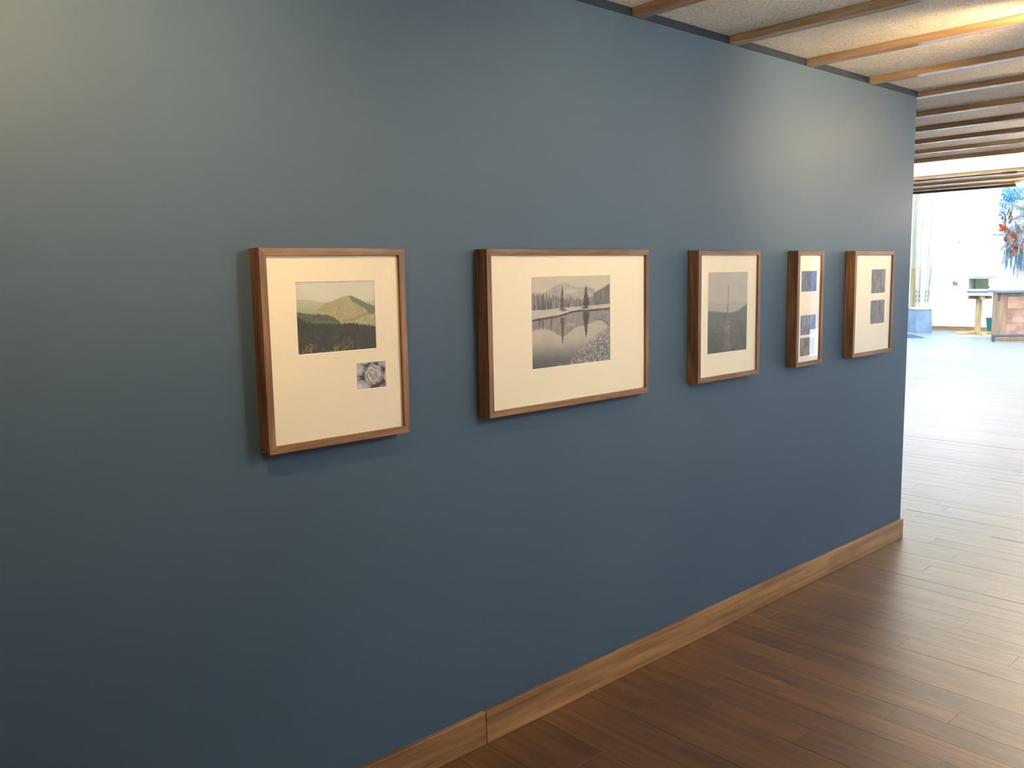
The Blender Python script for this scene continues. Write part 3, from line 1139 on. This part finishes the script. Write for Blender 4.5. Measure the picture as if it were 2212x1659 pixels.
B('ledge', 'slate', cb, -w, w, -d_ - .03, -d_, .085, .10, bevel=.002)
for sx in (-1, 1):
    B('front_stile', 'white_paint', cb, min(sx * w, sx * (w - .035)), max(sx * w, sx * (w - .035)), -d_ - .012, -d_, 0, h)
B('front_rail', 'white_paint', cb, -w + .035, w - .035, -d_ - .012, -d_, h - .035, h)
bm = bmesh.new()
lathe(bm, [(.006, 0), (.014, .012), (.014, .022), (.006, .028)], 12)
k = link('knob', bm, 'black', cb, loc=(w - .015, -d_ - .012, .19))
k.rotation_euler = (math.pi / 2, 0, 0)

# bin
bn = thing('waste_bin', 'teal plastic waste bin half hidden behind the copper counter', 'bin', (20.76, 4.93, 0))
bm = bmesh.new()
lathe(bm, [(.10, 0), (.145, .33), (.155, .33), (.155, .355), (.140, .355), (.095, .02)], 24)
link('bucket', bm, 'teal', bn)
bm = bmesh.new()
tube(bm, [(.150 * math.cos(a), .150 * math.sin(a), .345) for a in [i * 2 * math.pi / 24 for i in range(25)]], .008, 6)
link('rim', bm, 'teal', bn)

# counter
ct = thing('copper_counter', 'reception counter with copper panels and blue-grey top at right', 'counter', (18.885, 4.175, 0), DIAG)
B('body', 'counter_wood', ct, 0, 2.9, .012, .42, 0, .965, bevel=.004)
B('corner_post', 'counter_wood', ct, -.005, .12, -.008, .08, 0, .965, bevel=.004)
B('bottom_rail', 'counter_wood', ct, .12, 2.9, -.004, .03, 0, .09, bevel=.003)
B('top_rail', 'counter_wood', ct, .12, 2.9, -.004, .03, .90, .965, bevel=.003)
x = .125
k = 0
while x < 2.8:
    wp = .46
    for z0, z1 in ((.095, .36), (.365, .64), (.645, .895)):
        B('copper_sheet', 'copper', ct, 0, wp - .002, 0, .01, 0, z1 - z0, bevel=.003, loc=(x, .002 + .002 * ((k + int(z0 * 10)) % 2), z0))
    x += wp
    k += 1
B('counter_top', 'slate', ct, -.07, 3.0, -.12, .50, .965, 1.015, bevel=.005)
bm = bmesh.new()
hexa(bm, [(-.05, .05, .82), (-.004, .05, .80), (-.004, .14, .80), (-.05, .14, .82)], [(-.065, .05, .962), (-.004, .05, .962), (-.004, .14, .962), (-.065, .14, .962)])
link('bracket', bm, 'counter_wood', ct)
bm = bmesh.new()
tube(bm, [(-.19, -.16, .125), (2.95, -.16, .125)], .022, 10)
link('foot_rail', bm, 'steel', ct)
for xx in (-.16, 1.3, 2.8):
    B('rail_post', 'steel', ct, xx - .022, xx + .022, -.18, -.14, 0, .12, bevel=.003)


# ------------------------------------------------------------------ hanging flowers
def leaf_mesh(L, W, lobes=7):
    bm = bmesh.new()
    for s in (-1, 1):
        for k in range(lobes):
            t0 = (k + .06) / lobes
            t1 = (k + .78) / lobes
            rr = []
            for t in (t0, (t0 + t1) / 2, t1):
                wid = W * math.sin(math.pi * min(1, (t * .86 + .10))) ** .8
                fold = .22
                rr.append((t * L, wid, fold))
            pts_in = [(t * L * .98 + .0, s * .006, 0) for t in (t0, (t0 + t1) / 2, t1)]
            pts_out = [(a + L * .10, s * w_, -f_ * w_ * w_ / W) for a, w_, f_ in rr]
            pts_mid = [((a + .0) * .5 + b[0] * .5, s * w_ * .55, .01) for (a, w_, f_), b in zip(rr, pts_out)]
            vi = [bm.verts.new(p) for p in pts_in]
            vm = [bm.verts.new(p) for p in pts_mid]
            vo = [bm.verts.new(p) for p in pts_out]
            for i in range(2):
                bm.faces.new((vi[i], vi[i + 1], vm[i + 1], vm[i]))
                bm.faces.new((vm[i], vm[i + 1], vo[i + 1], vo[i]))
    tube(bm, [(-.12 * L, 0, -.01), (0, 0, 0), (L * .55, 0, .004), (L, 0, -.01)], [.006, .006, .005, .002], 6)
    return bm


def bloom(R, petals, curl):
    bm = bmesh.new()
    for ring, (n, rs, up) in enumerate(((petals, 1, .15), (petals, .7, .5))):
        for k in range(n):
            a = 2 * math.pi * (k + ring * .5) / n
            c, s = math.cos(a), math.sin(a)
            pts = []
            for t, w in ((.1, .12), (.5, .34), (.85, .28), (1.0, .06)):
                rad = R * rs * t
                z = R * (up * t + curl * t * t)
                ww = R * w
                pts.append(((c * rad - s * ww, s * rad + c * ww, z), (c * rad * 1.0, s * rad, z - R * .06), (c * rad + s * ww, s * rad - c * ww, z)))
            vv = [[bm.verts.new(q) for q in row] for row in pts]
            for i in range(3):
                for j in range(2):
                    bm.faces.new((vv[i][j], vv[i][j + 1], vv[i + 1][j + 1], vv[i + 1][j]))
    bmesh.ops.create_icosphere(bm, subdivisions=1, radius=R * .16, matrix=Matrix.Translation((0, 0, R * .12)))
    return bm


M['leaf_blue'] = plain('blue_leaf', (.035, .22, .52), .45, .4, var=.35, scale=20)
M['bloom_orange'] = plain('orange_petals', (.66, .19, .10), .6, .3, var=.2, scale=30)
M['bloom_pink'] = plain('pink_petals', (.68, .36, .30), .6, .3, var=.2, scale=30)
M['bloom_white'] = plain('white_petals', (.74, .77, .84), .7, .3, var=.2, scale=30)
M['bloom_cream'] = plain('cream_petals', (.70, .58, .44), .7, .3, var=.2, scale=30)
M['grass_blue'] = plain('pale_blue_grass', (.34, .48, .60), .7, .2, var=.25, scale=20)
M['plume'] = plain('sage_plume', (.46, .58, .60), .9, .1, var=.2, scale=30)
M['terracotta'] = plain('terracotta_petals', (.52, .25, .19), .7, .3, var=.15, scale=20)

fc = Vector((14.0, 2.20, 0))
fl = thing('hanging_flowers', 'hanging cluster of blue leaves, white and orange flowers and trailing grass', 'flowers', (fc.x, fc.y, 1.37))
zz = lambda z: z - 1.37
bm = bmesh.new()
tube(bm, [(0, 0, zz(2.3)), (0, 0, zz(5.995))], .006, 6)
link('cable', bm, 'black', fl)
bm = bmesh.new()
bmesh.ops.create_icosphere(bm, subdivisions=3, radius=.20)
for v in bm.verts:
    v.co *= 1 + .18 * math.sin(9 * v.co.x * 5 + 3) * math.sin(7 * v.co.z * 5) + random.uniform(-.05, .05)
    v.co.z *= 1.55
link('moss_core', bm, 'plume', fl, loc=(0, 0, zz(2.12)))


def place(name, mesh, loc, direction, spin=0):
    o = bpy.data.objects.new(name, mesh)
    C.objects.link(o)
    o.parent = fl
    o.location = loc
    o.rotation_mode = 'QUATERNION'
    o.rotation_quaternion = direction
    return o


def mk(name, bm, mat, smooth=True):
    me = bpy.data.meshes.new(name)
    bmesh.ops.recalc_face_normals(bm, faces=bm.faces)
    bm.to_mesh(me)
    bm.free()
    me.materials.append(M[mat])
    for p_ in me.polygons:
        p_.use_smooth = smooth
    return me


leafm = mk('blue_leaf', leaf_mesh(.26, .12), 'leaf_blue')
R2 = random.Random(5)


def frame_quat(xdir, facing):
    """x along xdir, z roughly towards facing"""
    xd = Vector(xdir).normalized()
    f_ = Vector(facing)
    yd = f_.cross(xd).normalized()
    zd = xd.cross(yd)
    return Matrix((xd, yd, zd)).transposed().to_quaternion()


TOCAM = Vector((-14, -4.2, -.6)).normalized()
# leaves spread outwards from the upper half of the cluster, on all sides
for ang, zc, tilt in ((95, 2.38, -.75), (80, 2.46, -.05), (62, 2.56, .55), (20, 2.55, .7), (-25, 2.48, .2), (-70, 2.42, -.1), (140, 2.50, .2), (190, 2.46, .1), (235, 2.52, .35), (285, 2.40, -.3)):
    a = math.radians(ang)
    out = Vector((math.cos(a) * .8, math.sin(a), tilt))
    fac = Vector((-1, -.25, .35)) if ang < 150 else Vector((math.cos(a), math.sin(a), .6))
    place('blue_leaf', leafm, (out.x * .20, out.y * .20, zz(zc)), frame_quat(out, fac))
bl_mesh = {c: mk('bloom', bloom(r_, n_, cu), 'bloom_' + c) for c, r_, n_, cu in (('white', .085, 9, -.25), ('cream', .07, 7, .1), ('pink', .075, 7, .2))}
or_mesh = mk('orange_bloom', bloom(.095, 4, .5), 'bloom_orange')
for i in range(110):
    z = R2.uniform(1.68, 2.38)
    ang = R2.uniform(0, 2 * math.pi)
    rad = .34 * math.sqrt(max(.1, 1 - ((z - 2.10) / .52) ** 2)) * R2.uniform(.85, 1.05)
    n = Vector((math.cos(ang), math.sin(ang), (z - 2.08) * .9))
    c = R2.choice(['white', 'white', 'white', 'cream', 'pink'])
    o = place(c + '_bloom', bl_mesh[c], (math.cos(ang) * rad, math.sin(ang) * rad, zz(z)), n.to_track_quat('Z', 'Y'))
    s_ = R2.uniform(.55, 1.1)
    o.scale = (s_, s_, s_)
for ang, z in ((128, 2.05), (60, 1.9), (-30, 2.2), (250, 2.0)):
    a = math.radians(ang)
    n = Vector((math.cos(a), math.sin(a), .1))
    place('orange_bloom', or_mesh, (math.cos(a) * .34, math.sin(a) * .34, zz(z)), n.to_track_quat('Z', 'Y'))
# a spray of terracotta petals
tm = mk('terracotta_bloom', bloom(.12, 8, .0), 'terracotta')
for ang, z in ((190, 1.80), (235, 1.86), (20, 1.8)):
    a = math.radians(ang)
    place('terracotta_bloom', tm, (math.cos(a) * .30, math.sin(a) * .30, zz(z)), Vector((math.cos(a), math.sin(a), -.1)).to_track_quat('Z', 'Y'))
# sage plumes
bm = bmesh.new()
for k in range(70):
    t = k / 70
    a = k * 2.4
    L = .07 * (1 - .5 * t)
    tube(bm, [(0, 0, .32 * t), (L * .6 * math.cos(a), L * .6 * math.sin(a), .32 * t + .03), (L * math.cos(a), L * math.sin(a), .32 * t + .03)], [.005, .004, .001], 4)
plm = mk('sage_plume', bm, 'plume')
for ang, z, tl in ((100, 2.33, .9), (150, 2.36, 1.2), (200, 2.36, .9), (250, 2.34, .8), (310, 2.36, 1), (0, 2.36, .9), (50, 2.38, 1.1), (170, 2.28, .2)):
    a = math.radians(ang)
    place('sage_plume', plm, (.14 * math.cos(a), .14 * math.sin(a), zz(z)), Vector((math.cos(a), math.sin(a), tl)).to_track_quat('Z', 'Y'))
# wispy white feathers poking out all round
bm = bmesh.new()
for k in range(46):
    t = k / 46
    s_ = 1 if k % 2 else -1
    L = .05 * math.sin(math.pi * (t * .85 + .12))
    tube(bm, [(0, 0, .26 * t), (s_ * L * .7, .004 * s_, .26 * t + .025), (s_ * L, .012, .26 * t + .05)], [.0035, .003, .0008], 4)
tube(bm, [(0, 0, -.04), (0, .004, .14), (0, .016, .29)], [.003, .0025, .001], 5)
fem = mk('feather', bm, 'bloom_white')
for i in range(40):
    z = R2.uniform(1.66, 2.36)
    ang = R2.uniform(0, 2 * math.pi)
    rad = .26 * math.sqrt(max(.1, 1 - ((z - 2.08) / .55) ** 2))
    n = Vector((math.cos(ang), math.sin(ang), R2.uniform(-1.3, .5)))
    q = n.to_track_quat('Z', 'Y') @ Matrix.Rotation(R2.uniform(0, 6.28), 4, 'Z').to_quaternion()
    o = place('feather', fem, (math.cos(ang) * rad, math.sin(ang) * rad, zz(z)), q)
    s_ = R2.uniform(.5, .9)
    o.scale = (s_, s_, s_)
# trailing grass
gms = []
for v_ in range(4):
    bm = bmesh.new()
    for k in range(5):
        a = R2.uniform(0, 6.28)
        L = R2.uniform(.30, .5)
        dx, dy = .035 * math.cos(a), .035 * math.sin(a)
        tube(bm, [(0, 0, 0), (dx, dy, -.3 * L), (dx * 1.6, dy * 1.6, -.7 * L), (dx * 1.4, dy * 1.4, -L)], [.006, .010, .008, .001], 5)
    gms.append(mk('trailing_grass', bm, 'grass_blue'))
for i in range(15):
    ang = R2.uniform(0, 2 * math.pi)
    rad = R2.uniform(.10, .33)
    o = place('trailing_grass', gms[i % 4], (math.cos(ang) * rad, math.sin(ang) * rad, zz(R2.uniform(1.72, 1.92))), Matrix.Rotation(R2.uniform(0, 6), 4, 'Z').to_quaternion())

print('objects', len(bpy.data.objects))
